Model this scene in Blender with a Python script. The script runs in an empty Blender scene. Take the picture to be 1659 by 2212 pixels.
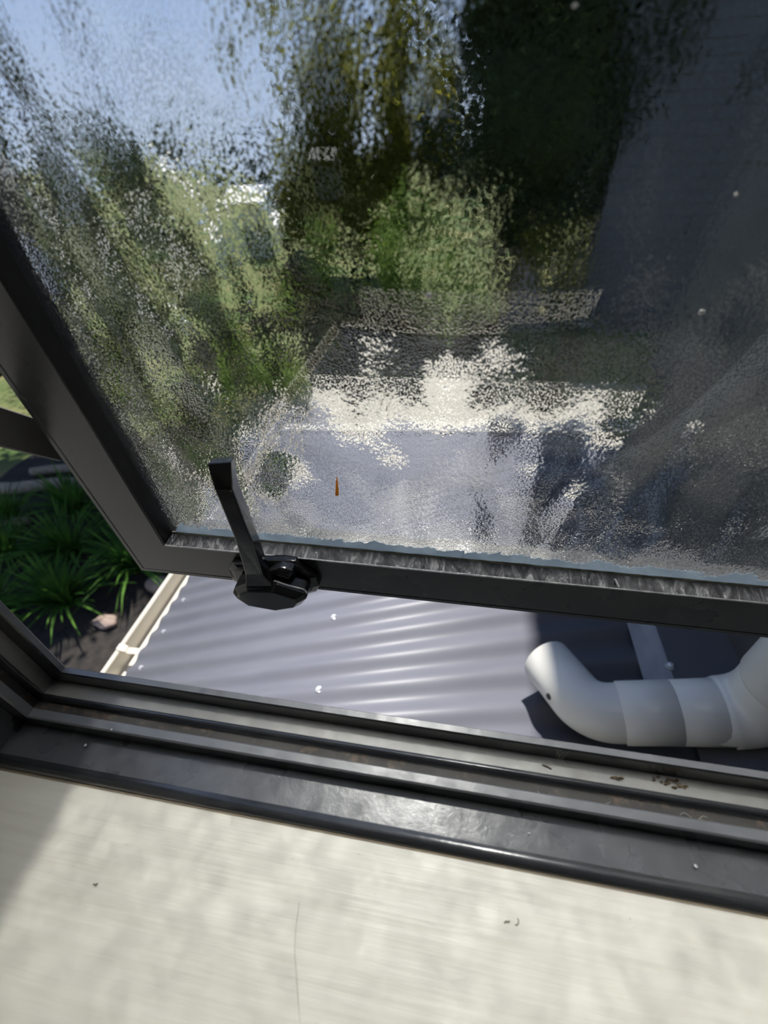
import bpy, bmesh, math, random
from mathutils import Vector, Matrix, noise as mnoise
random.seed(7)
C = bpy.context.scene.collection
sc = bpy.context.scene

# ------------------------------------------------------------------ camera
cam_d = bpy.data.cameras.new('camera')
cam = bpy.data.objects.new('camera', cam_d)
C.objects.link(cam)
cam_d.sensor_fit = 'VERTICAL'
cam_d.sensor_height = 36.0
cam_d.sensor_width = 27.0
cam_d.lens = 951.31 / 2212 * 36.0
cam_d.clip_start = 0.01
cam_d.clip_end = 400
right = Vector((0.98541, 0.16507, -0.04151))
up = -Vector((0.07697, -0.64968, -0.75630))
back = -Vector((-0.15181, 0.74207, -0.65290))
m = Matrix((right, up, back)).transposed().to_4x4()
m.translation = Vector((0.0, -0.056565, 0.27))
cam.matrix_world = m
cam_d.dof.use_dof = True
cam_d.dof.focus_distance = 0.34
cam_d.dof.aperture_fstop = 6.0
sc.camera = cam

# ------------------------------------------------------------------ light
SUN_DIR = Vector((-0.04, 0.37, 0.93)).normalized()      # towards the sun
sun_d = bpy.data.lights.new('sun', 'SUN')
sun_d.energy = 11.0
sun_d.angle = math.radians(1.3)
sun_d.color = (1.0, 0.96, 0.90)
sun = bpy.data.objects.new('sun', sun_d)
C.objects.link(sun)
sun.rotation_euler = SUN_DIR.to_track_quat('Z', 'Y').to_euler()
sun.location = SUN_DIR * 30

w = bpy.data.worlds.new('sky'); sc.world = w
w.use_nodes = True
wn = w.node_tree
wn.nodes.clear()
wo = wn.nodes.new('ShaderNodeOutputWorld')
wb = wn.nodes.new('ShaderNodeBackground')
tcw = wn.nodes.new('ShaderNodeTexCoord')
spw = wn.nodes.new('ShaderNodeSeparateXYZ')
wr = wn.nodes.new('ShaderNodeValToRGB')
wn.links.new(tcw.outputs['Generated'], spw.inputs[0])
wn.links.new(spw.outputs[2], wr.inputs[0])
we = wr.color_ramp.elements
we[0].position = 0.0; we[0].color = (.66, .78, 1.0, 1)
we[1].position = 0.85; we[1].color = (.27, .42, .80, 1)
e_ = we.new(.22); e_.color = (.46, .62, .98, 1)
wb.inputs['Strength'].default_value = 1.05
wn.links.new(wr.outputs[0], wb.inputs[0])
wn.links.new(wb.outputs[0], wo.inputs[0])

sc.view_settings.view_transform = 'Standard'
sc.view_settings.look = 'None'
sc.view_settings.gamma = 1.0
sc.view_settings.use_curve_mapping = False
sc.view_settings.exposure = -0.38

cy = sc.cycles
cy.use_denoising = True
cy.max_bounces = 12
cy.transmission_bounces = 10
cy.transparent_max_bounces = 12
cy.diffuse_bounces = 4
cy.glossy_bounces = 4
cy.sample_clamp_indirect = 6.0
cy.caustics_refractive = True
cy.caustics_reflective = False
cy.blur_glossy = 1.0


# ------------------------------------------------------------------ materials
def mat(name):
    mt = bpy.data.materials.new(name)
    mt.use_nodes = True
    nt = mt.node_tree
    return mt, nt, nt.nodes['Principled BSDF']


def nd(nt, typ, **kw):
    n = nt.nodes.new(typ)
    for k, v in kw.items():
        if k in n.inputs.keys():
            n.inputs[k].default_value = v
        else:
            setattr(n, k, v)
    return n


def coords(nt, scale=(1, 1, 1), kind='Object', rot=(0, 0, 0)):
    tc = nd(nt, 'ShaderNodeTexCoord')
    mp = nd(nt, 'ShaderNodeMapping')
    mp.inputs['Scale'].default_value = scale
    mp.inputs['Rotation'].default_value = rot
    nt.links.new(tc.outputs[kind], mp.inputs[0])
    return mp.outputs[0]


def ramp(nt, src, stops):
    r = nd(nt, 'ShaderNodeValToRGB')
    e = r.color_ramp.elements
    while len(e) < len(stops):
        e.new(0.5)
    for i, (p, c) in enumerate(stops):
        e[i].position = p
        e[i].color = (*c, 1) if len(c) == 3 else c
    nt.links.new(src, r.inputs[0])
    return r.outputs[0]


def noisy(name, c1, c2, scale=20, rough=0.5, stretch=(1, 1, 1), lo=.35, hi=.65, bump=0.0, bscale=None,
          spec=0.5, detail=5, metallic=0.0):
    mt, nt, b = mat(name)
    co = coords(nt, stretch)
    n = nd(nt, 'ShaderNodeTexNoise', Scale=scale, Detail=detail)
    nt.links.new(co, n.inputs['Vector'])
    nt.links.new(ramp(nt, n.outputs[0], [(lo, c1), (hi, c2)]), b.inputs['Base Color'])
    b.inputs['Roughness'].default_value = rough
    b.inputs['Specular IOR Level'].default_value = spec
    b.inputs['Metallic'].default_value = metallic
    if bump:
        n2 = nd(nt, 'ShaderNodeTexNoise', Scale=bscale or scale * 3, Detail=4)
        nt.links.new(co, n2.inputs['Vector'])
        bp = nd(nt, 'ShaderNodeBump', Strength=1.0, Distance=bump)
        nt.links.new(n2.outputs[0], bp.inputs['Height'])
        nt.links.new(bp.outputs[0], b.inputs['Normal'])
    return mt


def frame_material(name, base, dust, rough, dirt=0.0, flecks=True, spec=.5):
    """satin black powder coat under dust (on ledge and pan also reflected light), with a few white flecks and brown dirt"""
    mt, nt, b = mat(name)
    co = coords(nt)
    n = nd(nt, 'ShaderNodeTexNoise', Scale=9.0, Detail=6, Roughness=0.6)
    nt.links.new(co, n.inputs['Vector'])
    col = ramp(nt, n.outputs[0], [(.35, base), (.7, dust)])
    if flecks:
        v = nd(nt, 'ShaderNodeTexVoronoi', Scale=90.0)
        nt.links.new(co, v.inputs['Vector'])
        f = ramp(nt, v.outputs['Distance'], [(.045, (1, 1, 1)), (.07, (0, 0, 0))])
        mk = nd(nt, 'ShaderNodeTexNoise', Scale=25.0)
        nt.links.new(co, mk.inputs['Vector'])
        g = ramp(nt, mk.outputs[0], [(.55, (0, 0, 0)), (.6, (1, 1, 1))])
        mul = nd(nt, 'ShaderNodeMath', operation='MULTIPLY')
        nt.links.new(f, mul.inputs[0]); nt.links.new(g, mul.inputs[1])
        mx = nd(nt, 'ShaderNodeMixRGB')
        mx.inputs[2].default_value = (.30, .30, .31, 1)
        nt.links.new(mul.outputs[0], mx.inputs[0]); nt.links.new(col, mx.inputs[1])
        col = mx.outputs[0]
    if dirt:
        d = nd(nt, 'ShaderNodeTexNoise', Scale=60.0, Detail=8, Roughness=0.75)
        nt.links.new(co, d.inputs['Vector'])
        g = ramp(nt, d.outputs[0], [(.52, (0, 0, 0)), (.66, (dirt, dirt, dirt))])
        mx = nd(nt, 'ShaderNodeMixRGB')
        mx.inputs[2].default_value = (.16, .11, .075, 1)
        nt.links.new(g, mx.inputs[0]); nt.links.new(col, mx.inputs[1])
        col = mx.outputs[0]
    nt.links.new(col, b.inputs['Base Color'])
    rr = nd(nt, 'ShaderNodeTexNoise', Scale=30.0, Detail=4)
    nt.links.new(co, rr.inputs['Vector'])
    mr = nd(nt, 'ShaderNodeMapRange')
    mr.inputs['To Min'].default_value = rough - .06
    mr.inputs['To Max'].default_value = rough + .08
    nt.links.new(rr.outputs[0], mr.inputs[0])
    nt.links.new(mr.outputs[0], b.inputs['Roughness'])
    b.inputs['Specular IOR Level'].default_value = spec
    bp = nd(nt, 'ShaderNodeBump', Strength=1.0, Distance=0.00006)
    n3 = nd(nt, 'ShaderNodeTexNoise', Scale=500.0, Detail=2)
    nt.links.new(co, n3.inputs['Vector'])
    nt.links.new(n3.outputs[0], bp.inputs['Height'])
    nt.links.new(bp.outputs[0], b.inputs['Normal'])
    return mt


M = {}
M['frame'] = frame_material('black_powder_coat', (.018, .019, .022), (.032, .034, .038), .22, flecks=False, spec=1.0)
M['ledge'] = frame_material('lit_dusty_ledge', (.10, .105, .12), (.15, .158, .175), .30, spec=.9)  # dust plus reflected light, painted paler on the upward faces
M['pan'] = frame_material('lit_dusty_pan', (.050, .053, .060), (.085, .089, .100), .27, spec=1.0)  # lighter than the sides: light on the flat joins the dust colour
M['gutter_dirty'] = frame_material('dirty_channel', (.020, .019, .018), (.040, .036, .032), .6, dirt=.9)
M['trough'] = frame_material('dusty_trough', (.17, .172, .17), (.30, .295, .28), .42, dirt=.25, spec=1.0)
M['sash'] = frame_material('sash_powder_coat', (.045, .046, .050), (.064, .064, .068), .27, flecks=False)
M['bead'] = noisy('black_glazing_bead', (.006, .006, .007), (.012, .012, .013), 40, .3)
M['plastic'] = noisy('glossy_black_handle', (.004, .004, .0045), (.009, .009, .010), 60, .16, bump=.00006, bscale=300)
M['silver'] = noisy('worn_silver_edge', (.45, .45, .46), (.75, .75, .76), 200, .3, metallic=.8)


def leaf_material(name, c1, c2, trans=.45, scale=3.0):
    mt, nt, b = mat(name)
    co = coords(nt)
    n = nd(nt, 'ShaderNodeTexNoise', Scale=scale, Detail=3)
    nt.links.new(co, n.inputs['Vector'])
    col = ramp(nt, n.outputs[0], [(.38, c1), (.62, c2)])
    nt.links.new(col, b.inputs['Base Color'])
    b.inputs['Roughness'].default_value = .6
    b.inputs['Specular IOR Level'].default_value = .18
    t = nd(nt, 'ShaderNodeBsdfTranslucent')
    nt.links.new(col, t.inputs[0])
    mx = nd(nt, 'ShaderNodeMixShader')
    mx.inputs[0].default_value = trans
    out = nt.nodes['Material Output']
    nt.links.new(b.outputs[0], mx.inputs[1]); nt.links.new(t.outputs[0], mx.inputs[2])
    nt.links.new(mx.outputs[0], out.inputs[0])
    return mt


def paint_material():
    mt, nt, b = mat('cream_sill_paint')
    co = coords(nt)
    st = coords(nt, (6, 130, 1), rot=(0, 0, math.radians(-3)))
    n = nd(nt, 'ShaderNodeTexNoise', Scale=2.0, Detail=5)
    nt.links.new(st, n.inputs['Vector'])
    base = ramp(nt, n.outputs[0], [(.3, (.80, .77, .67)), (.7, (.86, .835, .75))])
    # hairline cracks close to the window frame
    cr = nd(nt, 'ShaderNodeTexNoise', Scale=5.0, Detail=8, Roughness=.8)
    st2 = coords(nt, (4, 60, 1), rot=(0, 0, math.radians(1)))
    nt.links.new(st2, cr.inputs['Vector'])
    c1 = ramp(nt, cr.outputs[0], [(.335, (1, 1, 1)), (.36, (0, 0, 0))])
    tc = nd(nt, 'ShaderNodeTexCoord')
    sp = nd(nt, 'ShaderNodeSeparateXYZ')
    nt.links.new(tc.outputs['Object'], sp.inputs[0])
    mr = nd(nt, 'ShaderNodeMapRange')
    mr.inputs['From Min'].default_value = -.032
    mr.inputs['From Max'].default_value = -.004
    nt.links.new(sp.outputs[1], mr.inputs[0])
    mul = nd(nt, 'ShaderNodeMath', operation='MULTIPLY')
    nt.links.new(c1, mul.inputs[0]); nt.links.new(mr.outputs[0], mul.inputs[1])
    # scattered pin specks
    v = nd(nt, 'ShaderNodeTexVoronoi', Scale=70.0)
    nt.links.new(co, v.inputs['Vector'])
    f = ramp(nt, v.outputs['Distance'], [(.03, (.8, .8, .8)), (.05, (0, 0, 0))])
    mk = nd(nt, 'ShaderNodeTexNoise', Scale=14.0)
    nt.links.new(co, mk.inputs['Vector'])
    g = ramp(nt, mk.outputs[0], [(.58, (0, 0, 0)), (.64, (1, 1, 1))])
    m2 = nd(nt, 'ShaderNodeMath', operation='MULTIPLY')
    nt.links.new(f, m2.inputs[0]); nt.links.new(g, m2.inputs[1])
    ad = nd(nt, 'ShaderNodeMath', operation='MAXIMUM')
    nt.links.new(mul.outputs[0], ad.inputs[0]); nt.links.new(m2.outputs[0], ad.inputs[1])
    mx = nd(nt, 'ShaderNodeMixRGB')
    mx.inputs[2].default_value = (.28, .25, .20, 1)
    nt.links.new(ad.outputs[0], mx.inputs[0]); nt.links.new(base, mx.inputs[1])
    nt.links.new(mx.outputs[0], b.inputs['Base Color'])
    b.inputs['Roughness'].default_value = .42
    bp = nd(nt, 'ShaderNodeBump', Strength=1.0, Distance=0.00025)
    nt.links.new(n.outputs[0], bp.inputs['Height'])
    nt.links.new(bp.outputs[0], b.inputs['Normal'])
    return mt


M['sill'] = paint_material()


def glass_material(name, rippled):
    """obscure glass: rolled ripples with small flat facets that let the light straight through"""
    mt, nt, b = mat(name)
    b.inputs['Base Color'].default_value = (.97, .99, .98, 1)
    b.inputs['Transmission Weight'].default_value = 1.0
    b.inputs['Roughness'].default_value = 0.0
    b.inputs['IOR'].default_value = 1.5
    tc = nd(nt, 'ShaderNodeTexCoord')

    def mp(scale, rot=(0, 0, 0)):
        m_ = nd(nt, 'ShaderNodeMapping')
        m_.inputs['Scale'].default_value = scale
        m_.inputs['Rotation'].default_value = rot
        nt.links.new(tc.outputs['Object'], m_.inputs[0])
        return m_.outputs[0]
    if rippled:
        v = nd(nt, 'ShaderNodeTexVoronoi', Scale=GL['vs'])
        v.feature = 'SMOOTH_F1'
        v.inputs['Smoothness'].default_value = .6
        nt.links.new(mp((1.0, .1, .62), (0, math.radians(12), 0)), v.inputs['Vector'])
        n = nd(nt, 'ShaderNodeTexNoise', Scale=GL['ns'], Detail=1.0)
        nt.links.new(mp((1.25, .1, .75)), n.inputs['Vector'])
        fine = nd(nt, 'ShaderNodeTexNoise', Scale=GL['fs'], Detail=1.5)
        nt.links.new(mp((1.0, 1, .7), (0, math.radians(-15), 0)), fine.inputs['Vector'])
        b1 = nd(nt, 'ShaderNodeBump', Strength=1.0, Distance=GL['vd'])
        nt.links.new(v.outputs['Distance'], b1.inputs['Height'])
        b2 = nd(nt, 'ShaderNodeBump', Strength=1.0, Distance=GL['nd'])
        nt.links.new(n.outputs[0], b2.inputs['Height']); nt.links.new(b1.outputs[0], b2.inputs['Normal'])
        b3 = nd(nt, 'ShaderNodeBump', Strength=1.0, Distance=GL['fd'])
        nt.links.new(fine.outputs[0], b3.inputs['Height']); nt.links.new(b2.outputs[0], b3.inputs['Normal'])
        nt.links.new(b3.outputs[0], b.inputs['Normal'])
    fl_ = nd(nt, 'ShaderNodeTexNoise', Scale=GL['ms'], Detail=0.0)
    nt.links.new(mp((1.0, .02, .8), (0, math.radians(-15), 0)), fl_.inputs['Vector'])
    msk = ramp(nt, fl_.outputs[0], [(GL['m'] - .02, (0, 0, 0)), (GL['m'] + .02, (1, 1, 1))])
    tr = nd(nt, 'ShaderNodeBsdfTransparent')
    tr.inputs[0].default_value = (.95, .965, .96, 1)
    mx = nd(nt, 'ShaderNodeMixShader')
    nt.links.new(msk, mx.inputs[0])
    nt.links.new(b.outputs[0], mx.inputs[1]); nt.links.new(tr.outputs[0], mx.inputs[2])
    nt.links.new(mx.outputs[0], nt.nodes['Material Output'].inputs[0])
    return mt


GL = dict(vs=30.0, vd=.0085, ns=14.0, nd=.010, fs=480.0, fd=.00032, ms=1300.0, m=.555)
M['glass'] = glass_material('rippled_obscure_glass', True)
M['glass_back'] = glass_material('flat_glass_back', False)

M['roof'] = noisy('blue_grey_roof_steel', (.125, .13, .157), (.14, .145, .172), 5, .45, (1, 4, 1), spec=.4)
M['cream_steel'] = noisy('cream_gutter_paint', (.58, .54, .46), (.64, .60, .52), 8, .45)
M['pvc'] = noisy('white_pvc', (.64, .625, .58), (.70, .685, .64), 10, .35)
M['flash'] = noisy('grey_flashing', (.13, .14, .16), (.22, .23, .25), 30, .5, (1, .4, 1))
M['screw'] = noisy('screw_head', (.45, .47, .50), (.62, .64, .66), 60, .35, metallic=.4)
M['sealant'] = noisy('white_sealant', (.68, .70, .66), (.80, .82, .78), 60, .6)
M['hole'] = noisy('pipe_inside', (.02, .02, .02), (.04, .04, .04), 60, .8)
M['interior'] = noisy('interior_paint', (.42, .41, .37), (.46, .45, .41), 3, .6)
M['room_floor'] = noisy('room_floor', (.10, .07, .05), (.16, .12, .08), 6, .5)
M['weatherboard'] = noisy('grey_weatherboard', (.055, .057, .057), (.075, .077, .075), 3, .6)
M['neighbour'] = noisy('slate_cladding', (.040, .041, .040), (.055, .057, .055), 2, .6)
M['dark_steel'] = noisy('dark_fascia', (.03, .03, .035), (.05, .05, .055), 5, .5)
M['concrete'] = noisy('pale_aggregate', (.25, .225, .19), (.36, .34, .29), 6, .8, detail=8)
M['soil'] = noisy('dark_mulch', (.006, .005, .004), (.024, .018, .014), 9, .9, detail=10, bump=.02, bscale=25)
M['timber'] = noisy('weathered_timber', (.20, .16, .12), (.34, .28, .20), 6, .8, (1, 8, 8))
M['rock'] = noisy('pinkish_rock', (.20, .15, .12), (.36, .27, .22), 6, .8, bump=.01)
M['bark'] = noisy('tree_bark', (.05, .04, .03), (.10, .08, .06), 6, .9)
M['dead'] = noisy('dry_debris', (.05, .035, .02), (.20, .15, .09), 300, .8)
M['fibre'] = noisy('pale_fibre', (.35, .33, .30), (.55, .53, .48), 300, .7)
M['orange'] = leaf_material('orange_husk', (.75, .34, .03), (.9, .48, .06), .5, 500)
M['white_fleck'] = noisy('white_fleck', (.75, .75, .74), (.85, .85, .84), 300, .6)
M['shed'] = noisy('pale_shed_paint', (.75, .73, .66), (.82, .80, .74), 2, .6)
M['ground'] = noisy('dry_lawn', (.045, .08, .012), (.14, .13, .045), .8, .9, lo=.4, hi=.62, detail=9)


M['leaf_dark'] = leaf_material('dark_foliage', (.016, .026, .008), (.04, .058, .016), .3)
M['leaf_olive'] = leaf_material('olive_foliage', (.09, .105, .014), (.19, .18, .025), .5)
M['leaf_green'] = leaf_material('green_foliage', (.085, .15, .018), (.17, .25, .04), .45)
M['leaf_strap'] = leaf_material('strap_leaf', (.03, .09, .014), (.11, .24, .035), .35)
M['leaf_blue'] = leaf_material('bluish_foliage', (.022, .036, .026), (.045, .066, .045), .3)


# ------------------------------------------------------------------ helpers
def tag(o, label=None, cat=None, group=None, kind=None):
    if label: o['label'] = label
    if cat: o['category'] = cat
    if group: o['group'] = group
    if kind: o['kind'] = kind
    return o


def obj(name, bm, material, parent=None, smooth=False, recalc=True):
    me = bpy.data.meshes.new(name)
    if recalc:
        bmesh.ops.recalc_face_normals(bm, faces=bm.faces)
    bm.to_mesh(me); bm.free()
    for mm in (material if isinstance(material, (list, tuple)) else [material]):
        me.materials.append(mm)
    if smooth:
        for p in me.polygons:
            p.use_smooth = True
    o = bpy.data.objects.new(name, me)
    C.objects.link(o)
    if parent is not None:
        o.parent = parent
        o.matrix_parent_inverse = Matrix.Translation(-parent.location)
    return o


def empty(name, loc=(0, 0, 0)):
    o = bpy.data.objects.new(name, None)
    o.empty_display_size = .02
    C.objects.link(o); o.location = loc
    return o


def box(bm, x0, x1, y0, y1, z0, z1):
    v = [bm.verts.new(p) for p in ((x0, y0, z0), (x1, y0, z0), (x1, y1, z0), (x0, y1, z0),
                                   (x0, y0, z1), (x1, y0, z1), (x1, y1, z1), (x0, y1, z1))]
    for f in ((0, 3, 2, 1), (4, 5, 6, 7), (0, 1, 5, 4), (1, 2, 6, 5), (2, 3, 7, 6), (3, 0, 4, 7)):
        bm.faces.new([v[i] for i in f])
    return v


def bevel(bm, r, seg=2):
    bmesh.ops.bevel(bm, geom=list(bm.edges), offset=r, segments=seg, profile=.6, affect='EDGES')


def loft(bm, sections, closed=True, caps=True, smooth_idx=None):
    rings = [[bm.verts.new(p) for p in s] for s in sections]
    n = len(rings[0])
    for a_, b_ in zip(rings, rings[1:]):
        for i in range(n if closed else n - 1):
            j = (i + 1) % n
            bm.faces.new((a_[i], a_[j], b_[j], b_[i]))
    if caps and closed:
        bm.faces.new(rings[0][::-1]); bm.faces.new(rings[-1])
    return rings


def tube(bm, pts, r, seg=24, caps=True, radii=None):
    pts = [Vector(p) for p in pts]
    secs = []
    prev = None
    for i, p in enumerate(pts):
        if i == 0: d = pts[1] - pts[0]
        elif i == len(pts) - 1: d = pts[-1] - pts[-2]
        else: d = (pts[i + 1] - p).normalized() + (p - pts[i - 1]).normalized()
        d.normalize()
        if prev is None:
            a_ = d.orthogonal().normalized()
        else:
            a_ = (prev - d * prev.dot(d)).normalized()
        prev = a_
        b_ = d.cross(a_)
        rr = radii[i] if radii else r
        secs.append([p + (a_ * math.cos(t) + b_ * math.sin(t)) * rr
                     for t in [2 * math.pi * k / seg for k in range(seg)]])
    return loft(bm, secs, caps=caps)


def arc_points(p0, p1, p2, rad, n=10):
    """polyline p0-p1-p2 with the corner p1 rounded"""
    p0, p1, p2 = Vector(p0), Vector(p1), Vector(p2)
    a_ = p1 + (p0 - p1).normalized() * rad
    b_ = p1 + (p2 - p1).normalized() * rad
    out = [p0]
    for i in range(n + 1):
        t = i / n
        out.append(a_ * (1 - t) ** 2 + p1 * 2 * t * (1 - t) + b_ * t * t)
    out.append(p2)
    return out


def struct(name, bm, material, **k):
    return tag(obj(name, bm, material, **k), kind='structure')


# ------------------------------------------------------------------ fixed window frame
XL, XR, ZT = -0.255, 0.43, 1.42          # inner corner lines of the frame section, d is measured inwards from them
# section (y, d): inner flange, pan, ledge, gasket channel, bead, trough, upstand, outer face
PROFILE = [
    (0.0000, -.010), (0.0000, .0008), (.0004, .0024), (.0014, .0036), (.0030, .0041), (.0050, .0041), (.0064, .0030),
    (.0236, .0028), (.0240, .0130), (.0248, .0140), (.0290, .0140), (.0296, .0134),
    (.0300, .0030), (.0378, .0030), (.0384, .0066), (.0392, .0076), (.0408, .0076), (.0416, .0064),
    (.0420, .0012), (.0524, .0012), (.0528, .0122), (.0536, .0130), (.0570, .0130), (.0576, .0122),
    (.0578, -.016), (.0400, -.016), (.0400, -.010)]


def corner(k, y, d):
    x0, x1, z0, z1 = XL + d, XR - d, d, ZT - d
    return ((x0, y, z0), (x1, y, z0), (x1, y, z1), (x0, y, z1))[k]


win = empty('window_1', (0, 0.03, 0))
tag(win, kind='structure')
for name, a_, b_ in (('frame_sill', 0, 1), ('frame_jamb', 3, 0), ('frame_jamb', 1, 2), ('frame_head', 2, 3)):
    bm = bmesh.new()
    NS = 1
    ra = [bm.verts.new(corner(a_, y, d)) for y, d in PROFILE]
    rb = [bm.verts.new(corner(b_, y, d)) for y, d in PROFILE]
    n = len(PROFILE)
    for i in range(n):
        j = (i + 1) % n
        f = bm.faces.new((ra[i], ra[j], rb[j], rb[i]))
        if 12 <= i <= 12: f.material_index = 1
        if i == 18: f.material_index = 2
        if i in (8, 9, 10, 21, 22): f.material_index = 3
        if i == 6: f.material_index = 4
        if i in (1, 2, 3, 4, 5, 13, 14, 15, 16): f.smooth = True
    bm.faces.new(ra[::-1]); bm.faces.new(rb)
    obj(name, bm, [M['frame'], M['gutter_dirty'], M['trough'], M['ledge'], M['pan']], win)

# brown timber line showing under the flange
bm = bmesh.new(); box(bm, -.265, .44, -.0012, .03, -.0195, .0003)
tag(obj('trim_1', bm, M['timber']), kind='structure')

# painted sill board with rounded nose
bm = bmesh.new()
sec = [(-.0012, 0), (-.0012, -.02), (-.235, -.02), (-.243, -.016), (-.246, -.010), (-.243, -.003), (-.236, 0)]
loft(bm, [[(x, y, z) for y, z in sec] for x in (-.265, .44)])
obj_s = obj('window_sill', bm, M['sill'])
tag(obj_s, kind='structure')

# ------------------------------------------------------------------ sash (top hung, pushed out)
A = 0.07
T = Vector((0, -math.sin(A), math.cos(A)))
N = Vector((0, math.cos(A), math.sin(A)))
O = Vector((0, .153, -.0055))


def S(u, v, w_):
    return O + Vector((u, 0, 0)) + T * v + N * w_


U0, U1, V0, V1 = -.2545, .4295, .004, 1.36
sash = empty('awning_sash', S(0.08, V1, .01))
tag(sash, 'black metal awning window sash with rippled obscure glass, pushed outwards above the sill', 'window sash')
RW = .0388
SP = [(0.0, .0012), (.0012, 0), (.0042, 0), (.0048, .0004), (.0054, 0), (RW - .001, 0), (RW, .0010), (RW, .0300), (.0, .0300)]   # (inset, depth)


def scorner(k, i, w_):
    u0, u1, v0, v1 = U0 + i, U1 - i, V0 + i, V1 - i
    return S(*((u0, v0), (u1, v0), (u1, v1), (u0, v1))[k], w_)


for name, a_, b_ in (('bottom_rail', 0, 1), ('stile', 3, 0), ('stile', 1, 2), ('top_rail', 2, 3)):
    bm = bmesh.new()
    loft(bm, [[scorner(a_, i, w_) for i, w_ in SP], [scorner(b_, i, w_) for i, w_ in SP]])
    obj(name, bm, M['sash'], sash)
GW = .0096
BP = [(RW - .0004, .0002), (RW + .0004, -.0004), (RW + .0012, -.0002), (RW + .0042, GW - .0004), (RW + .0042, GW + .0005), (RW - .0004, GW + .0005)]


def wedge_reflection_material():
    """glazing wedge with its streaky reflections painted into the colour"""
    mt, nt, b = mat('streaky_glazing_wedge')
    co = coords(nt, (1, .4, .4))
    n = nd(nt, 'ShaderNodeTexNoise', Scale=120.0, Detail=6, Roughness=.7, Distortion=1.5)
    nt.links.new(co, n.inputs['Vector'])
    nt.links.new(ramp(nt, n.outputs[0], [(.40, (.02, .02, .024)), (.54, (.10, .10, .11)), (.72, (.42, .42, .43))]),
                 b.inputs['Base Color'])
    b.inputs['Roughness'].default_value = .28
    return mt


M['marble'] = wedge_reflection_material()
for name, a_, b_ in (('glazing_bead', 0, 1), ('glazing_bead', 3, 0), ('glazing_bead', 1, 2), ('glazing_bead', 2, 3)):
    bm = bmesh.new()
    loft(bm, [[scorner(a_, i, w_) for i, w_ in BP], [scorner(b_, i, w_) for i, w_ in BP]])
    o = obj(name, bm, M['marble'] if a_ == 0 else M['bead'], sash)
    if a_ == 0: o['label'] = 'streaky grey bead along the bottom of the glass'
bm = bmesh.new()                                    # pale lip in front of the bottom bead
tube(bm, [scorner(0, RW + .0006, -.0005) + Vector((.001, 0, 0)), scorner(1, RW + .0006, -.0005)], .0007, 8)
obj('bead_lip', bm, M['silver'], sash)
# weathered sealant line where glass meets the bead
bm = bmesh.new()
secs = []
for k in range(160):
    u = U0 + RW + .004 + (U1 - U0 - 2 * RW - .008) * k / 159
    h = .0007 + .0006 * mnoise.noise(Vector((u * 90, 3, 0))) + .0003 * mnoise.noise(Vector((u * 400, 3, 0)))
    v0 = V0 + RW + .0040
    secs.append([S(u, v0, GW - .0001), S(u, v0 + .0010 + h, GW - .0001), S(u, v0 + .0010 + h, GW - .0007), S(u, v0, GW - .0010)])
loft(bm, secs)
M['seal_grey'] = noisy('grey_brown_sealant', (.16, .16, .13), (.34, .33, .28), 150, .6)
obj('sealant', bm, M['seal_grey'], sash)
# sky light along the bottom of the glass, modelled as a pale ragged strip
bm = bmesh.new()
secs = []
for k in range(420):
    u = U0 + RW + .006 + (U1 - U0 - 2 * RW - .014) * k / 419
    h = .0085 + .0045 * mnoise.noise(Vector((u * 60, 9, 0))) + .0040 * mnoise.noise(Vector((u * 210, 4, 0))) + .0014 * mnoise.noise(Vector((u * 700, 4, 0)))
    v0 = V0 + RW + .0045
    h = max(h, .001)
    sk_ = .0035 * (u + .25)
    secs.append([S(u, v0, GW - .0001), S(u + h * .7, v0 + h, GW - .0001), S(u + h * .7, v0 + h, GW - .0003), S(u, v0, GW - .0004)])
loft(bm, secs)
M['sky_light_paint'] = leaf_material('painted_sky_light', (.60, .68, .76), (.72, .80, .87), .6, 60)  # sky light put into a translucent colour, no coating on the glass
o = obj('sky_light_strip', bm, M['sky_light_paint'], sash); o['label'] = 'pale blue ragged strip of painted sky light along the bottom of the glass'
# the pane
bm = bmesh.new()
vs = [bm.verts.new(S(u, v, w_)) for u, v, w_ in
      ((U0 + RW, V0 + RW, GW), (U1 - RW, V0 + RW, GW), (U1 - RW, V1 - RW, GW), (U0 + RW, V1 - RW, GW),
       (U0 + RW, V0 + RW, GW + .0004), (U1 - RW, V0 + RW, GW + .0004), (U1 - RW, V1 - RW, GW + .0004), (U0 + RW, V1 - RW, GW + .0004))]
for i, f in enumerate(((0, 1, 2, 3), (4, 7, 6, 5), (0, 4, 5, 1), (1, 5, 6, 2), (2, 6, 7, 3), (3, 7, 4, 0))):
    ff = bm.faces.new([vs[k] for k in f])
    ff.material_index = 0 if i == 0 else 1
obj('glass_pane', bm, [M['glass'], M['glass_back']], sash)

# handle on the bottom rail
hd = obj_handle = empty('handle', S(-.13, .025, 0))
hd.parent = sash; hd.matrix_parent_inverse = Matrix.Translation(-sash.location)


def sub(name, bm, material, smooth=False):
    o = obj(name, bm, material, None, smooth)
    o.parent = hd
    o.matrix_parent_inverse = Matrix.Translation(-(S(-.13, .025, 0)))
    return o


def prism(outline, w0, w1, shrink=.85):
    bm = bmesh.new()
    cu = sum(p[0] for p in outline) / len(outline); cv = sum(p[1] for p in outline) / len(outline)
    s0 = [S(u, v, w0) for u, v in outline]
    sm_ = [S(u, v, w0 + (w1 - w0) * .7) for u, v in outline]
    s1 = [S(cu + (u - cu) * shrink, cv + (v - cv) * shrink, w1) for u, v in outline]
    loft(bm, [s0, sm_, s1])
    return bm


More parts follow.
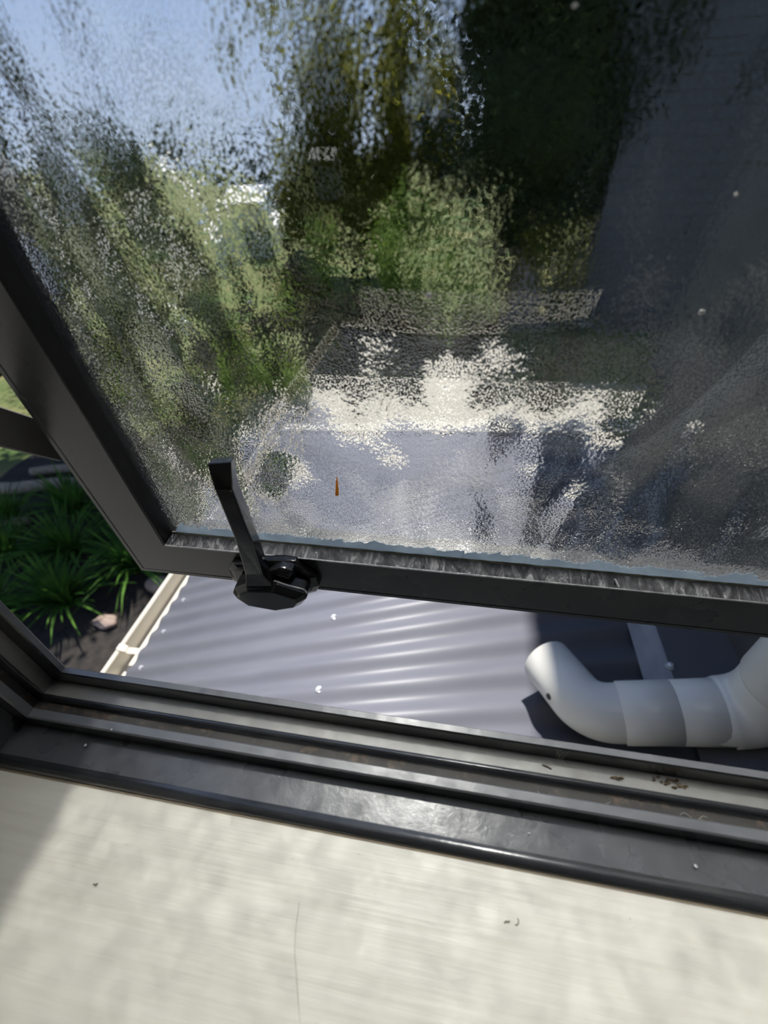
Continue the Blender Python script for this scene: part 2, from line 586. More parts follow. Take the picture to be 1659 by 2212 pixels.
bm = prism([(-.1665, .013), (-.161, .008), (-.104, .006), (-.098, .010), (-.0945, .018), (-.0955, .029), (-.103, .037),
            (-.108, .0445), (-.117, .0450), (-.132, .0435), (-.150, .0375), (-.160, .036), (-.1655, .028)], 0.0, -.0075, .86)
bevel(bm, .0009, 2)
sub('base_plate', bm, M['plastic'], True)
bm = prism([(-.127, .040), (-.117, .046), (-.108, .044), (-.109, .033), (-.127, .032)], -.006, -.0155, .7)
bevel(bm, .0007, 2)
sub('pivot_boss', bm, M['plastic'], True)
bm = prism([(-.1580, .019), (-.1500, .0085), (-.1240, .0055), (-.1050, .0140), (-.0990, .0230), (-.1000, .0290),
            (-.1190, .0365), (-.1440, .0335), (-.1540, .0270)], -.009, -.0255, .80)
bevel(bm, .0011, 2)
sub('catch_nose', bm, M['plastic'])
bm = bmesh.new()
tube(bm, [S(-.1215, .0375, -.0185), S(-.112, .0335, -.0185), S(-.1015, .0300, -.018), S(-.0985, .0265, -.018)], .0009, 8)
o = sub('worn_edge', bm, M['silver'], True); o['label'] = 'silvery worn edge of the catch'
lever_sec = [
    ((-.1312, .1475, -.0235), (-.1165, .1497, -.0235), (-.1190, .1465, -.0150), (-.1310, .1450, -.0150)),
    ((-.1283, .1350, -.0300), (-.1175, .1348, -.0300), (-.1205, .1310, -.0175), (-.1270, .1320, -.0190)),
    ((-.1319, .0892, -.0265), (-.1205, .0883, -.0265), (-.1228, .0793, -.0145), (-.1300, .0830, -.0165)),
    ((-.1389, .0474, -.0228), (-.1252, .0500, -.0228), (-.1262, .0400, -.0110), (-.1370, .0400, -.0130)),
    ((-.1430, .0330, -.0235), (-.1210, .0360, -.0225), (-.1230, .0280, -.0100), (-.1400, .0270, -.0120))]
bm = bmesh.new()
loft(bm, [[S(*p) for p in s] for s in lever_sec])
bevel(bm, .0011, 3)
sub('lever', bm, M['plastic'])

# stay arm at the left jamb
st = empty('window_stay', (-.262, .062, .225))
tag(st, 'flat grey metal stay arm linking the left jamb and the open sash', 'window stay')
bm = bmesh.new()
p0, p1 = Vector((-.262, .066, .215)), Vector((-.262, .1500, .1275))
d = (p1 - p0).normalized(); q = d.cross(Vector((1, 0, 0))).normalized() * .0115
loft(bm, [[(p + q * s_ + Vector((dx, 0, 0))) for s_, dx in ((-1, 0), (1, 0), (1, -.0025), (-1, -.0025))] for p in (p0, p1 + d * .012)])
bevel(bm, .0008, 1)
M['stay'] = noisy('grey_stay_metal', (.10, .095, .085), (.14, .135, .12), 20, .45)
obj('stay_arm', bm, M['stay'], st)
bm = bmesh.new()
box(bm, -.2645, -.2600, .056, .072, .205, .245)
obj('stay_bracket', bm, M['stay'], st)

# ------------------------------------------------------------------ our house
bm = bmesh.new()
for x0, x1, z0, z1 in ((-2.5, -.265, -3.4, 2.3), (.44, 2.5, -3.4, 2.3), (-.265, .44, -3.4, -.0205), (-.265, .44, 1.43, 2.3)):
    box(bm, x0, x1, -.12, .0375, z0, z1)
struct('wall_front', bm, M['interior'])
bm = bmesh.new(); box(bm, -2.5, 2.5, -3.2, -.12, -1.05, -.95); struct('floor', bm, M['room_floor'])
bm = bmesh.new(); box(bm, -2.5, 2.5, -3.2, -.12, 1.6, 1.7); struct('ceiling', bm, M['interior'])
bm = bmesh.new(); box(bm, -2.5, 2.5, -3.3, -3.2, -.95, 1.6); struct('wall_back', bm, M['interior'])
bm = bmesh.new(); box(bm, -1.3, -1.2, -3.2, -.12, -.95, 1.6); struct('wall_left', bm, M['interior'])
bm = bmesh.new(); box(bm, 1.9, 2.0, -3.2, -.12, -.95, 1.6); struct('wall_right', bm, M['interior'])

# wall returning outwards at the right, with its roof overhang
bm = bmesh.new()
zs = -3.4
while zs < 1.0:
    sec = [(.51, zs), (.525, zs + .15), (.66, zs + .15), (.66, zs)]
    loft(bm, [[(x, y, z) for x, z in sec] for y in (.0385, 1.22)])
    zs += .15
struct('wall_outside_right', bm, M['weatherboard'])
bm = bmesh.new(); box(bm, .5085, .5115, .0385, 1.24, -.43, -.375)
M['trim_paint'] = noisy('pale_trim_paint', (.32, .31, .28), (.38, .37, .34), 5, .5)
struct('trim_2', bm, M['trim_paint'])
bm = bmesh.new()
box(bm, .126, 1.6, .60, 2.7, .98, 1.06)
bevel(bm, .01, 1)
o = obj('roof_overhang', bm, M['dark_steel']); tag(o, kind='structure')

# ------------------------------------------------------------------ lean-to roof
ZS = .459


def rz(x):
    return .27 - .933 + ZS * x


rf = empty('lean_to_roof', (-.3, .9, rz(-.3)))
tag(rf, 'sloping blue-grey corrugated steel roof below the open window', 'roof')
bm = bmesh.new()
X0, X1, Y0, Y1, PIT, AMP = -1.125, .508, .045, 2.34, .076, .0065


def far_x(y):
    """upper end of each corrugation: the far edge of the roof is cut at an angle"""
    return min(X1, (1.555 - y) / .70)


NY = int((Y1 - Y0) / PIT * 14)
for off in (0, -.0015):
    pass
cols = []
for i in range(NY + 1):
    y = Y0 + (Y1 - Y0) * i / NY
    h = AMP * math.cos((y - .609) / PIT * 2 * math.pi) - AMP
    cols.append([bm.verts.new((X0, y, rz(X0) + h)), bm.verts.new((far_x(y), y, rz(far_x(y)) + h)),
                 bm.verts.new((far_x(y), y, rz(far_x(y)) + h - .0012)), bm.verts.new((X0, y, rz(X0) + h - .0012))])
for a_, b_ in zip(cols, cols[1:]):
    for k in range(4):
        j = (k + 1) % 4
        bm.faces.new((a_[k], a_[j], b_[j], b_[k]))
bm.faces.new(cols[0]); bm.faces.new(cols[-1][::-1])
o = obj('corrugated_sheet', bm, M['roof'], rf, smooth=True)
bm = bmesh.new()                                   # barge capping along the far edge
fx = [(X0 - .02, 1.555 - .70 * (X0 - .02)), (X1, 1.555 - .70 * X1)]
loft(bm, [[(x, y - .03, rz(x) + .006), (x, y + .05, rz(x) + .006), (x, y + .05, rz(x) - .12), (x, y + .045, rz(x) - .12), (x, y + .045, rz(x) - .001), (x, y - .03, rz(x) - .001)] for x, y in fx])
obj('barge_capping', bm, M['cream_steel'], rf)
SL = math.atan(ZS)
for x, y in ((-1.055, .913), (-1.055, .761), (-1.055, .609), (-1.055, 1.065), (-.32, .685), (-.30, .457), (-.31, .913), (-.31, 1.141), (.405, .432), (.405, .66)):
    bm = bmesh.new()
    zc = rz(x) + (.0055 if x > .37 else 0)
    tube(bm, [(x, y, zc - .001), (x, y, zc + .0012), (x, y, zc + .0016), (x, y, zc + .0050), (x, y, zc + .0065)], .008, 12,
         radii=[.0085, .0080, .0052, .0050, .0030])
    obj('roof_screw', bm, M['screw'], rf, smooth=False)

fl = empty('apron_flashing', (.43, .7, rz(.43)))
tag(fl, 'dark steel apron flashing along the wall at the upper end of the roof', 'flashing')
bm = bmesh.new()
loft(bm, [[(.403, y, rz(.403) + .0045), (.4975, y, rz(.4975) + .0045), (.505, y, rz(.5) + .060), (.508, y, rz(.5) + .060),
           (.5030, y, rz(.5) + .002), (.403, y, rz(.403) + .0025)] for y in (.045, 1.15)])
obj('flashing_sheet', bm, M['dark_steel'], fl)
bm = bmesh.new()
loft(bm, [[(.364, y, rz(.364) + .0005), (.404, y, rz(.404) + .0052), (.404, y, rz(.404) + .0022), (.364, y, rz(.364) - .001)] for y in (.335, 1.2)])
o = obj('turned_edge', bm, M['flash'], fl); o['label'] = 'pale scuffed edge strip'

gt = empty('roof_gutter', (-1.18, .9, -1.25))
tag(gt, 'cream painted gutter along the low edge of the blue-grey roof', 'gutter')
bm = bmesh.new()
GS = [(-1.236, -1.200), (-1.228, -1.198), (-1.222, -1.204), (-1.228, -1.208), (-1.230, -1.290), (-1.115, -1.290), (-1.110, -1.262),
      (-1.106, -1.262), (-1.106, -1.296), (-1.236, -1.296)]
loft(bm, [[(x, y, z) for x, z in GS] for y in (.045, 2.42)])
obj('gutter_channel', bm, M['cream_steel'], gt)
for y in (.70, 1.45):
    bm = bmesh.new()
    loft(bm, [[(-1.236, yy, -1.197), (-1.232, yy, -1.192), (-1.204, yy, -1.200), (-1.196, yy, -1.212), (-1.118, yy, -1.205), (-1.118, yy, -1.209), (-1.198, yy, -1.218), (-1.212, yy, -1.208), (-1.232, yy, -1.202)] for yy in (y - .012, y + .012)])
    obj('gutter_bracket', bm, M['cream_steel'], gt)

bm = bmesh.new()
loft(bm, [[(-1.08, .045, z), (.50, .045, z), (.50, 1.16, z), (-1.08, 2.27, z)] for z in (-3.4, -1.32)])
struct('wall_lower', bm, M['dark_steel'])

# ------------------------------------------------------------------ rain spreader pipe
pp = empty('downpipe', (.45, .34, -.43))
tag(pp, 'white plastic downpipe elbowing along the roof to an open spout', 'downpipe')
R_ = .0465
bend = Vector((.480, .337, -.419)); e1 = Vector((.254, .331, -.484))
endp = Vector((.202, .440, -.516))
bm = bmesh.new()
tube(bm, arc_points((.43, .336, -.434), e1, endp, .040, 14), R_, 32, caps=False)
rings = None
o = obj('spout_elbow', bm, M['pvc'], pp, smooth=True)
sd = o.modifiers.new('wall', 'SOLIDIFY'); sd.thickness = .003; sd.offset = -1
bm = bmesh.new()
def lerp(t): return e1.lerp(bend, t)
tube(bm, [lerp(.20), lerp(.205), lerp(.53), lerp(.535)], R_, 32, caps=True, radii=[R_ + .0002, R_ + .0026, R_ + .0026, R_ + .0010])
o = obj('joint_sleeve', bm, M['pvc'], pp, smooth=False)
bm = bmesh.new()
tube(bm, [lerp(.535), lerp(.54), lerp(.865), lerp(.87)], R_, 32, caps=True, radii=[R_ + .0010, R_ + .0024, R_ + .0034, R_ + .0004])
obj('joint_sleeve', bm, M['pvc'], pp, smooth=False)
bm = bmesh.new()
tube(bm, arc_points(lerp(.86), bend, bend + Vector((0, .0, .20)), .050, 14), R_ + .006, 32, caps=True)
obj('upper_elbow', bm, M['pvc'], pp, smooth=True)
bm = bmesh.new()
tube(bm, [bend + Vector((0, 0, .075)), bend + Vector((0, 0, .08)), bend + Vector((0, 0, 1.35))], R_, 32,
     radii=[R_ + .0065, R_ + .0085, R_ + .0085])
obj('upright_pipe', bm, M['pvc'], pp, smooth=False)
for o in pp.children:
    if o.name.startswith(('joint', 'upright')):
        for p in o.data.polygons:
            p.use_smooth = len(p.vertices) == 4
hp = e1.lerp(endp, .42) + Vector((-.040, -.0235, .0075))
bm = bmesh.new()
dd = Vector((-.040, -.0235, .006)).normalized()
tube(bm, [hp - dd * .003, hp + dd * .0012], .0055, 16)
o = obj('drain_hole', bm, M['hole'], pp)

# ------------------------------------------------------------------ ground
def grid(x0, x1, y0, y1, z, nx, ny, amp, fr=.5, seed=0):
    bm = bmesh.new()
    g = [[bm.verts.new((x0 + (x1 - x0) * i / nx, y0 + (y1 - y0) * j / ny,
                        z + amp * mnoise.noise(Vector(((x0 + (x1 - x0) * i / nx) * fr, (y0 + (y1 - y0) * j / ny) * fr, seed)))))
          for j in range(ny + 1)] for i in range(nx + 1)]
    for i in range(nx):
        for j in range(ny):
            bm.faces.new((g[i][j], g[i + 1][j], g[i + 1][j + 1], g[i][j + 1]))
    return bm


bm = grid(-60, 60, -6, 90, -3.42, 60, 48, .03); struct('ground', bm, M['ground'], smooth=True)
bm = bmesh.new(); box(bm, -3.3, 7.5, 5.3, 8.1, -3.46, -3.37); bevel(bm, .01, 1); struct('path', bm, M['concrete'])
bm = grid(-6.6, -1.15, .06, 5.2, -3.35, 60, 50, .05, 1.6, 3); o = obj('garden_bed', bm, M['soil'], smooth=True); tag(o, kind='structure')


def blade_clump(nbl, length, spread, wid=.022):
    bm = bmesh.new()
    for k in range(nbl):
        az = random.uniform(0, 2 * math.pi)
        L = length * random.uniform(.6, 1.15)
        lean = random.uniform(.25, 1.0) * spread
        hd_ = Vector((math.cos(az), math.sin(az), 0))
        sd_ = Vector((-math.sin(az), math.cos(az), 0))
        root = hd_ * random.uniform(0, .06)
        pv = []
        for s_ in range(6):
            t = s_ / 5
            p = root + hd_ * (L * lean * t ** 1.4) + Vector((0, 0, L * (t * (1.15 - .3 * lean) - .62 * lean * t * t)))
            wd = wid * (1 - t ** 2.2) * .5 + .001
            pv.append((p - sd_ * wd, p + Vector((0, 0, -.004)), p + sd_ * wd))
        vv = [[bm.verts.new(p) for p in r] for r in pv]
        for r0, r1 in zip(vv, vv[1:]):
            bm.faces.new((r0[0], r0[1], r1[1], r1[0])); bm.faces.new((r0[1], r0[2], r1[2], r1[1]))
    return bm


clumps = [(-3.9, 2.2, .62, 'bright strap-leaved clump nearest the low end of the gutter'),
          (-3.45, 2.75, .60, 'strap-leaved clump beside the pinkish rock'),
          (-4.6, 2.0, .60, 'strap-leaved clump at the house end of the garden bed'),
          (-4.35, 2.85, .62, 'strap-leaved clump in the middle of the shady bed'),
          (-5.1, 2.75, .55, 'dark strap-leaved clump at the left side of the bed'),
          (-3.9, 3.45, .60, 'strap-leaved clump beneath the corner of the sash frame'),
          (-4.8, 3.55, .60, 'strap-leaved clump just below the timber edging'),
          (-3.15, 3.55, .55, 'strap-leaved clump beyond the pinkish rock by the lean-to wall'),
          (-5.6, 3.3, .5, 'small strap-leaved clump farthest left in the bed')]
for x, y, L, lab in clumps:
    bm = blade_clump(130, L * 1.25, 1.0, .034)
    o = obj('strap_leaf_plant', bm, M['leaf_strap'], recalc=False)
    o.location = (x, y, -3.38)
    tag(o, 'green ' + lab if not lab.startswith(('bright', 'dark', 'small')) else lab, 'plant', 'strap-leaved plants in the garden bed')

for (x, y, rx, ry, h, lab) in ((-3.05, 2.55, .14, .10, .10, 'pinkish garden rock at the edge of the bed near the lean-to wall'),
                               (-3.35, 2.05, .13, .08, .05, 'flat brown rock below the bright strap-leaved clump'),
                               (-2.95, 3.0, .09, .08, .07, 'small rock just under the bottom left corner of the sash')):
    bm = bmesh.new()
    bmesh.ops.create_icosphere(bm, subdivisions=3, radius=1)
    for v in bm.verts:
        k = 1 + .25 * mnoise.noise(v.co * 1.7 + Vector((x * 9, y, 0)))
        v.co = Vector((v.co.x * rx * k, v.co.y * ry * k, max(v.co.z, -.5) * h * k))
    o = obj('garden_rock', bm, M['rock'], smooth=True); o.location = (x, y, -3.36 + h * .4)
    tag(o, lab, 'rock')
for i, (pa, pb, lab) in enumerate((((-6.6, 3.75), (-5.0, 4.15), 'weathered timber edging log along the far left of the bed'),
                                   ((-6.1, 4.25), (-4.6, 4.75), 'weathered timber edging log nearer the dry lawn'),
                                   ((-5.9, 3.15), (-5.3, 3.3), 'short pale timber offcut lying at the left of the bed'))):
    bm = bmesh.new()
    p0 = Vector((*pa, -3.28)); p1 = Vector((*pb, -3.28))
    tube(bm, [p0.lerp(p1, k / 6) + Vector((0, .02 * math.sin(k * 2.1), 0)) for k in range(7)], .085 - .02 * i, 12)
    o = obj('edging_log', bm, M['timber'], smooth=False)
    tag(o, lab, 'log')


# ------------------------------------------------------------------ trees and shrubs
def crown(blobs, n, leaf, mtl, name, parent=None, core=None):
    bm = bmesh.new()
    tot = sum(b_[3] * b_[4] for b_ in blobs)
    for (cx, cyy, cz, r, rzz) in blobs:
        kk = int(n * r * rzz / tot)
        for _ in range(kk):
            d_ = Vector((random.gauss(0, 1), random.gauss(0, 1), random.gauss(0, 1))).normalized()
            rr = random.uniform(.62, 1.0) * (1 + .25 * mnoise.noise(d_ * 2.3 + Vector((cx, cyy, cz))))
            p = Vector((cx + d_.x * r * rr, cyy + d_.y * r * rr, cz + d_.z * rzz * rr))
            a_ = Vector((random.gauss(0, 1), random.gauss(0, 1), random.gauss(0, .6))).normalized()
            b_ = a_.cross(Vector((random.gauss(0, 1), random.gauss(0, 1), random.gauss(0, 1)))).normalized()
            s_ = leaf * random.uniform(.6, 1.3)
            q_ = [p - a_ * s_, p - b_ * s_ * .42, p + a_ * s_, p + b_ * s_ * .42]
            bm.faces.new([bm.verts.new(v) for v in q_])
        # inner branch mass so that the crown is not see-through
        res = bmesh.ops.create_icosphere(bm, subdivisions=2, radius=1)
        for v in res['verts']:
            k = .66 * (1 + .2 * mnoise.noise(v.co * 2.1))
            v.co = Vector((cx + v.co.x * r * k, cyy + v.co.y * r * k, cz + v.co.z * rzz * k))
    return obj(name, bm, mtl, parent, recalc=False)


def tree(name, label, cat, x, y, blobs, mtl, n=3500, leaf=.10, trunk=.12, group=None):
    t = empty(name, (x, y, -3.4))
    tag(t, label, cat, group)
    bm = bmesh.new()
    top = max(b_[2] for b_ in blobs)
    cx = sum(b_[0] for b_ in blobs) / len(blobs); cyy = sum(b_[1] for b_ in blobs) / len(blobs)
    tube(bm, [(x, y, -3.45), (x + (cx - x) * .3, y + (cyy - y) * .3, -3.4 + (top + 3.4) * .4), (cx, cyy, top)], trunk, 10,
         radii=[trunk, trunk * .75, trunk * .35])
    for b_ in blobs:
        tube(bm, [(x + (cx - x) * .3, y + (cyy - y) * .3, -3.4 + (top + 3.4) * .4), (b_[0], b_[1], b_[2])], trunk * .3, 6)
    obj('trunk', bm, M['bark'], t)
    crown(blobs, n, leaf, mtl, 'foliage', t)
    return t


G = 'trees and shrubs beyond the lean-to roof'
tree('shade_tree', 'dark tree seen through the lower left of the rippled glass, shading the garden bed', 'tree', -5.6, 5.6,
     [(-5.6, 5.3, -.3, 1.4, 1.1), (-4.3, 4.3, -.75, 1.0, .55), (-6.9, 5.0, -.4, 1.3, .9), (-5.3, 4.3, -1.0, 1.1, .6), (-4.3, 3.35, -.85, 1.15, .42), (-3.3, 3.9, -.9, .7, .4)], M['leaf_dark'], 5200, .09, .12, G)
tree('broadleaf_tree', 'tall olive-green tree in the upper middle of the glass', 'tree', -3.2, 15.5,
     [(-3.6, 15.5, 1.6, 2.0, 1.9), (-2.0, 15.2, .6, 1.7, 1.7), (-4.6, 15.8, -.6, 1.5, 1.4), (-2.6, 15.0, -1.4, 2.0, 1.2), (-4.2, 15.2, -1.8, 1.5, .9), (-3.0, 15.5, 3.0, 1.1, 1.1)],
     M['leaf_olive'], 9000, .15, .25, G)
tree('conifer_tree', 'dark tree right of the olive-green tree, before the slate house', 'tree', 1.4, 12.0,
     [(1.2, 12, .4, 1.9, 2.2), (.4, 12.3, 2.6, 1.8, 2.0), (2.3, 12, 2.6, 1.6, 2.2), (1.4, 12, -1.4, 1.4, 1.0), (2.7, 11.8, .8, 1.2, 1.6)], M['leaf_dark'], 8000, .13, .25, G)
tree('broadleaf_tree', 'dark spreading tree left of the sky gap', 'tree', -9.5, 11.0,
     [(-9.5, 11, -.9, 2.0, 1.6), (-7.9, 11.0, -1.9, 1.4, 1.0), (-11.3, 11, -.2, 2.0, 1.6), (-12.6, 12, 1.6, 1.9, 1.6), (-9.6, 10.4, -2.3, 1.7, .9), (-7.6, 11.6, -2.5, 1.3, .8)], M['leaf_dark'], 9500, .12, .2, G)
tree('broadleaf_tree', 'grey-green tree at the far left of the glass', 'tree', -14.5, 9.5,
     [(-14.5, 9.5, .8, 2.0, 2.0), (-13.2, 9.0, -.8, 1.5, 1.3), (-16, 10, 2.6, 1.8, 1.8)], M['leaf_blue'], 3500, .13, .2, G)
for x, y, r, h, mt_, lab, nm in (
        (-1.75, 10.5, .75, 1.3, 'leaf_green', 'bright green shrub left of centre behind the pale path', 'shrub'),
        (-.15, 9.8, .85, 1.2, 'leaf_green', 'bright green shrub in the middle behind the pale path', 'shrub'),
        (1.1, 10.2, .45, 1.1, 'leaf_olive', 'olive shrub right of the bright green shrubs', 'shrub'),
        (-3.3, 6.6, .75, .65, 'leaf_green', 'round bright green bush beside the pale path, left of the roof', 'bush'),
        (-6.3, 8.8, .6, .5, 'leaf_green', 'small yellow-green bush on the lawn at the left', 'bush'),
        (-2.6, 4.6, .8, .55, 'leaf_blue', 'low bluish bush by the corner of the lean-to roof', 'bush'),
        (-6.0, 7.2, .95, .80, 'leaf_dark', 'dark rounded bush at the left edge of the pale path', 'bush'),
        (-8.1, 8.0, 1.45, 1.15, 'leaf_dark', 'dark rounded bush left of the bush by the path', 'bush'),
        (-6.9, 10.0, 1.1, .85, 'leaf_dark', 'dark bush in the middle of the lawn, before the pale shed', 'bush'),
        (-4.9, 8.0, .75, .6, 'leaf_dark', 'dark low bush left of the clipped hedge', 'bush'),
        (-4.6, 5.9, .6, .5, 'leaf_dark', 'small dark bush under the shade tree by the path', 'bush'),
        (-4.5, 12.5, .9, .8, 'leaf_dark', 'dark shrub on the lawn under the olive-green tree', 'shrub')):
    t = empty(nm, (x, y, -3.4)); tag(t, lab, 'shrub', G)
    bm = bmesh.new(); tube(bm, [(x, y, -3.45), (x + .03, y, -3.4 + h)], .03, 8); obj('stem', bm, M['bark'], t)
    crown([(x, y, -3.35 + h, r, h), (x + r * .5, y + .1, -3.4 + h * .7, r * .6, h * .7)], 1500, .055, M[mt_], 'foliage', t)
# clipped hedge, dark
t = empty('hedge', (-2.0, 9.0, -3.4)); tag(t, 'low dark hedge along the far side of the pale path', 'hedge')
bm = bmesh.new()
box(bm, -4.3, 1.5, 8.6, 9.1, -3.4, -2.55)
for _ in range(5200):
    p = Vector((random.uniform(-4.35, 1.55), random.choice((8.57, 9.13, random.uniform(8.57, 9.13))), random.uniform(-3.35, -2.52)))
    if random.random() < .4: p.z = -2.53
    a_ = Vector((random.gauss(0, 1), random.gauss(0, 1), random.gauss(0, 1))).normalized()
    b_ = a_.orthogonal().normalized(); s_ = random.uniform(.03, .06)
    bm.faces.new([bm.verts.new(v) for v in (p - a_ * s_, p - b_ * s_ * .4, p + a_ * s_, p + b_ * s_ * .4)])
M['hedge'] = leaf_material('hedge_foliage', (.016, .013, .009), (.035, .028, .016), .1)
obj('foliage', bm, M['hedge'], t, recalc=False)
# background line of trees
for i, (x, y, z, r) in enumerate(((-37, 32, -1.3, 4.0), (-26, 34, -1.0, 4.0), (-15.5, 38, -1.6, 3.9), (-4, 40, -1.4, 4.0), (8, 38, -1.0, 4.0))):
    lab = ['farthest left', 'second from the left', 'middle', 'second from the right', 'farthest right'][i]
    t = empty('distant_tree', (x, y, -3.4)); tag(t, 'hazy distant tree, %s of the row at the back of the lawn' % lab, 'tree', 'distant tree line')
    bm = bmesh.new(); tube(bm, [(x, y, -3.5), (x, y, z)], .3, 8); obj('trunk', bm, M['bark'], t)
    crown([(x, y, z, r, r * .7), (x + r * .6, y, z - .6, r * .7, r * .5)], 1500, .35, M['leaf_blue'], 'foliage', t)

# garden shed and the slate house
sh = empty('garden_shed', (-8.6, 19.5, -3.4)); tag(sh, 'small pale garden shed at the far side of the lawn', 'shed')
bm = bmesh.new(); box(bm, -9.3, -7.9, 19, 20.4, -3.4, -1.5); obj('shed_wall', bm, M['shed'], sh)
bm = bmesh.new()
loft(bm, [[(x, 18.85, -1.52), (x, 19.7, -1.05), (x, 20.55, -1.52), (x, 20.55, -1.6), (x, 19.7, -1.13), (x, 18.85, -1.6)] for x in (-9.45, -7.75)])
obj('shed_roof', bm, M['shed'], sh)
hs = empty('neighbouring_house', (7, 12.5, -3.4)); tag(hs, 'slate grey two-storey house beyond the pale path at the right', 'house')
bm = bmesh.new()
zs = -3.4
while zs < 3.1:
    loft(bm, [[(x, 11.0, zs), (x, 11.03, zs + .2), (x, 17, zs + .2), (x, 17, zs)] for x in (2.5, 14)])
    zs += .2
obj('house_wall', bm, M['neighbour'], hs)
bm = bmesh.new()
loft(bm, [[(x, 10.4, 3.1), (x, 14, 5.0), (x, 17.6, 3.1), (x, 17.6, 3.0), (x, 10.4, 3.0)] for x in (1.7, 14.5)])
obj('house_roof', bm, M['dark_steel'], hs)
bm = bmesh.new()
box(bm, 4.6, 6.0, 10.97, 11.06, -1.6, -.3); o = obj('house_window', bm, M['dark_steel'], hs)


# ------------------------------------------------------------------ small things on frame and sill
def strand(name, pts, r, m_, label, cat, parent=None):
    bm = bmesh.new()
    tube(bm, pts, r, 6)
    o = obj(name, bm, m_, parent)
    if label: tag(o, label, cat)
    return o


strand('hair', [(-.0560, -.0290, .0002), (-.0548, -.0380, .0003), (-.0530, -.0450, .0002), (-.0490, -.0540, .0002), (-.0445, -.0640, .0002)],
       .00006, M['dead'], 'fine dark hair lying lengthways on the cream sill', 'hair')
strand('curled_fibre', [(.0372, -.0210, .0003), (.0380, -.0202, .0005), (.0390, -.0204, .0004), (.0396, -.0198, .0003)], .00022, M['dead'],
       'short dark curled fibre on the sill, left of the hook-shaped one', 'fibre')
strand('curled_fibre', [(.0432, -.0184, .0003), (.0436, -.0194, .0004), (.0430, -.0206, .0003), (.0420, -.0208, .0003)], .0002, M['dead'],
       'small hook-shaped dark fibre on the sill', 'fibre')
strand('insect_speck', [(-.1572, -.0385, .0003), (-.1560, -.0388, .0006), (-.1552, -.0380, .0003)], .00025, M['dead'],
       'tiny dark insect speck at the left of the sill', 'insect')
# debris heap and twig bits in the trough
def clod(name, x, y, z, L, label, rz_=0.0, k=26, cat='debris'):
    bm = bmesh.new()
    for i in range(k):
        px, py = x + random.gauss(0, L * .35), y + random.gauss(0, L * .10)
        s_ = random.uniform(.0003, .0009)
        res = bmesh.ops.create_icosphere(bm, subdivisions=1, radius=s_)
        sx = random.uniform(1, 2.6)
        for v in res['verts']:
            v.co = Vector((px + v.co.x * sx + v.co.y * .5, py + v.co.y, z + abs(v.co.z) * 1.2 + random.uniform(0, .0002)))
    o = obj(name, bm, M['dead'])
    return tag(o, label, cat)


clod('dirt_clump', .1270, .0492, .0013, .012, 'crumbly brown dirt clump in the frame trough at the right')
clod('dirt_crumb', .0990, .0470, .0013, .003, 'small dirt crumb in the trough, left of the brown clump', k=7)
strand('twig', [(.0600, .0478, .0016), (.0622, .0474, .0019), (.0648, .0464, .0016)], .0003, M['dead'],
       'short dark twig in the frame trough below the pipe spout', 'twig')
bm = bmesh.new()
for k in range(7):
    a0 = Vector((.066 + .0011 * k, .0530, .0122)); b0 = Vector((.0695 + random.uniform(-.002, .004), .0468 + random.uniform(0, .004), .0022))
    mid = (a0 + b0) / 2 + Vector((random.uniform(-.002, .002), 0, random.uniform(-.002, .001)))
    tube(bm, [a0, mid, b0], .00006, 5)
o = obj('cobweb', bm, M['fibre']); tag(o, 'wispy pale cobweb hanging from the outer edge of the frame', 'cobweb')
strand('straw', [(.0560, .0335, .0034), (.0590, .0310, .0036)], .00012, M['fibre'], 'short straw in the dirty frame channel', 'straw')
strand('curled_thread', [(.1250 + .0016 * k, .0335 + .0014 * math.sin(k * 1.1), .0036) for k in range(9)], .0001, M['fibre'],
       'curled pale thread in the dirty channel at the right', 'thread')
strand('straw', [(.0885, .0322, .0034), (.0920, .0340, .0038)], .00010, M['fibre'], 'pale straw in the dirty channel, right of the shorter straw', 'straw')


def fleck(x, y, z, r, label, nrm=Vector((0, 0, 1)), sx=1.0):
    bm = bmesh.new()
    res = bmesh.ops.create_icosphere(bm, subdivisions=2, radius=r)
    q_ = nrm.to_track_quat('Z', 'Y')
    for v in bm.verts:
        k = 1 + .4 * mnoise.noise(v.co / r * 1.3 + Vector((x * 99, 0, 0)))
        c_ = Vector((v.co.x * k * sx, v.co.y * k, v.co.z * .35))
        v.co = q_ @ c_ + Vector((x, y, z))
    o = obj('paint_fleck', bm, M['white_fleck'], smooth=True)
    tag(o, label, 'fleck', 'white flecks on glass and frame')


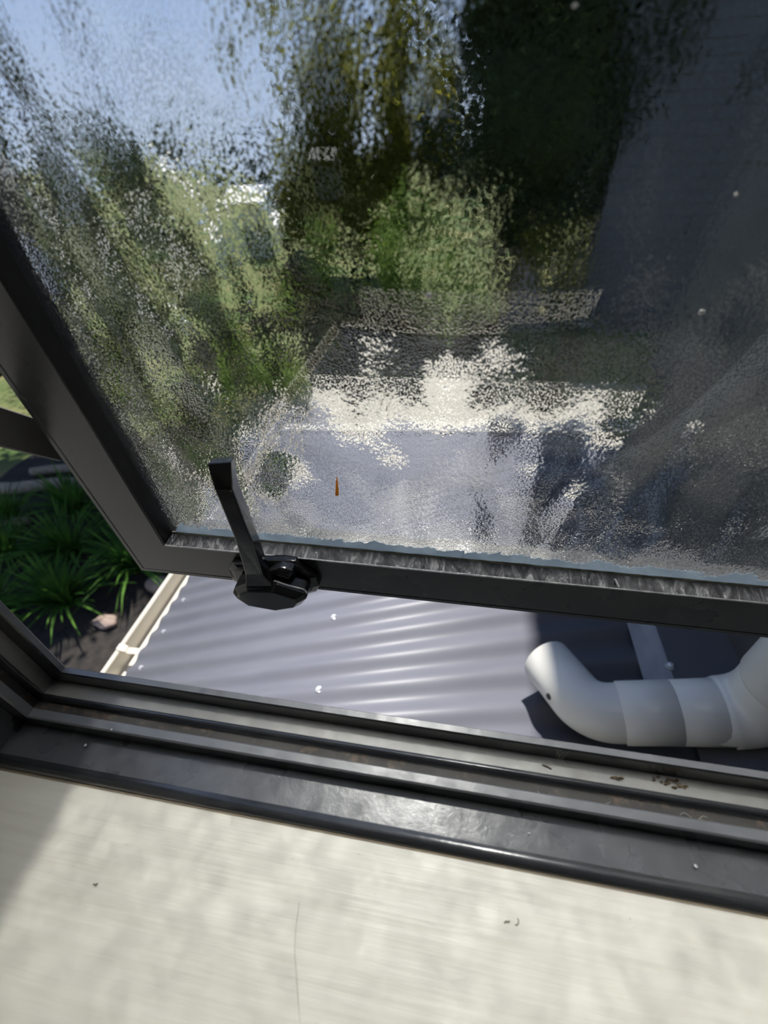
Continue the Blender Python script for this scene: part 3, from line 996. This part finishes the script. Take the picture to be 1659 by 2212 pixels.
fleck(.1253, .0128, .0040, .0008, 'oval white fleck on the black frame at the right')
fleck(.0500, .0138, .0040, .0004, 'tiny white fleck on the middle of the inner black ledge')
fleck(-.2022, .0176, .0040, .0008, 'pale crumb on the left of the inner black ledge')
fleck(-.1850, .0250, .0142, .0005, 'white fleck on the edge of the ledge near the left corner')


def on_glass(u, v, r, label, sx=1.0):
    p = S(u, v, GW - .0002)
    fleck(p.x, p.y, p.z, r, label, -N, sx)


for u, v, r, lab in ((-.0167, .2215, .0012, 'largest white fleck on the glass, in front of the bright green shrubs'),
                     (-.0994, .2183, .0009, 'white fleck on the glass left of the largest one'),
                     (.0925, .2155, .0010, 'white fleck on the glass before the slate house'),
                     (-.0331, .1855, .0009, 'oval white fleck on the glass above the pale path'),
                     (-.0552, .1913, .0006, 'faint teardrop fleck on the glass beside the oval one'),
                     (.0236, .3008, .0006, 'small fleck at the very top of the glass'),
                     (-.0183, .2979, .0005, 'pinpoint fleck near the top middle of the glass'),
                     (-.1771, .2109, .0005, 'pinpoint fleck at the left of the glass'),
                     (.0871, .2543, .0006, 'small fleck high at the right of the glass'),
                     (-.1844, .1057, .0005, 'tiny fleck left of the handle tip')):
    on_glass(u, v, r, lab, 1.3)
bm = bmesh.new()
pts = [S(-.0715, .1156, GW - .0004), S(-.0720, .1110, GW - .0006), S(-.0727, .1050, GW - .0007), S(-.0733, .1008, GW - .0006), S(-.0735, .1000, GW - .0004)]
tube(bm, pts, .001, 10, radii=[.0002, .0007, .0010, .0012, .0006])
o = obj('seed_husk', bm, M['orange'], smooth=True); tag(o, 'thin upright orange husk stuck to the glass right of the handle', 'husk')
bm = bmesh.new()
tube(bm, [S(.1085, .0478, .0040), S(.1112, .0440, .0010)], .0006, 8)
o = obj('splinter', bm, M['white_fleck']); tag(o, 'white splinter lying across the streaky bead at the right', 'splinter')
bm = bmesh.new()
tube(bm, [S(-.0958, .0462, .0042), S(-.0945, .0452, .0036)], .0005, 8)
o = obj('splinter', bm, M['white_fleck']); tag(o, 'tiny white splinter on the streaky bead right of the handle', 'splinter')
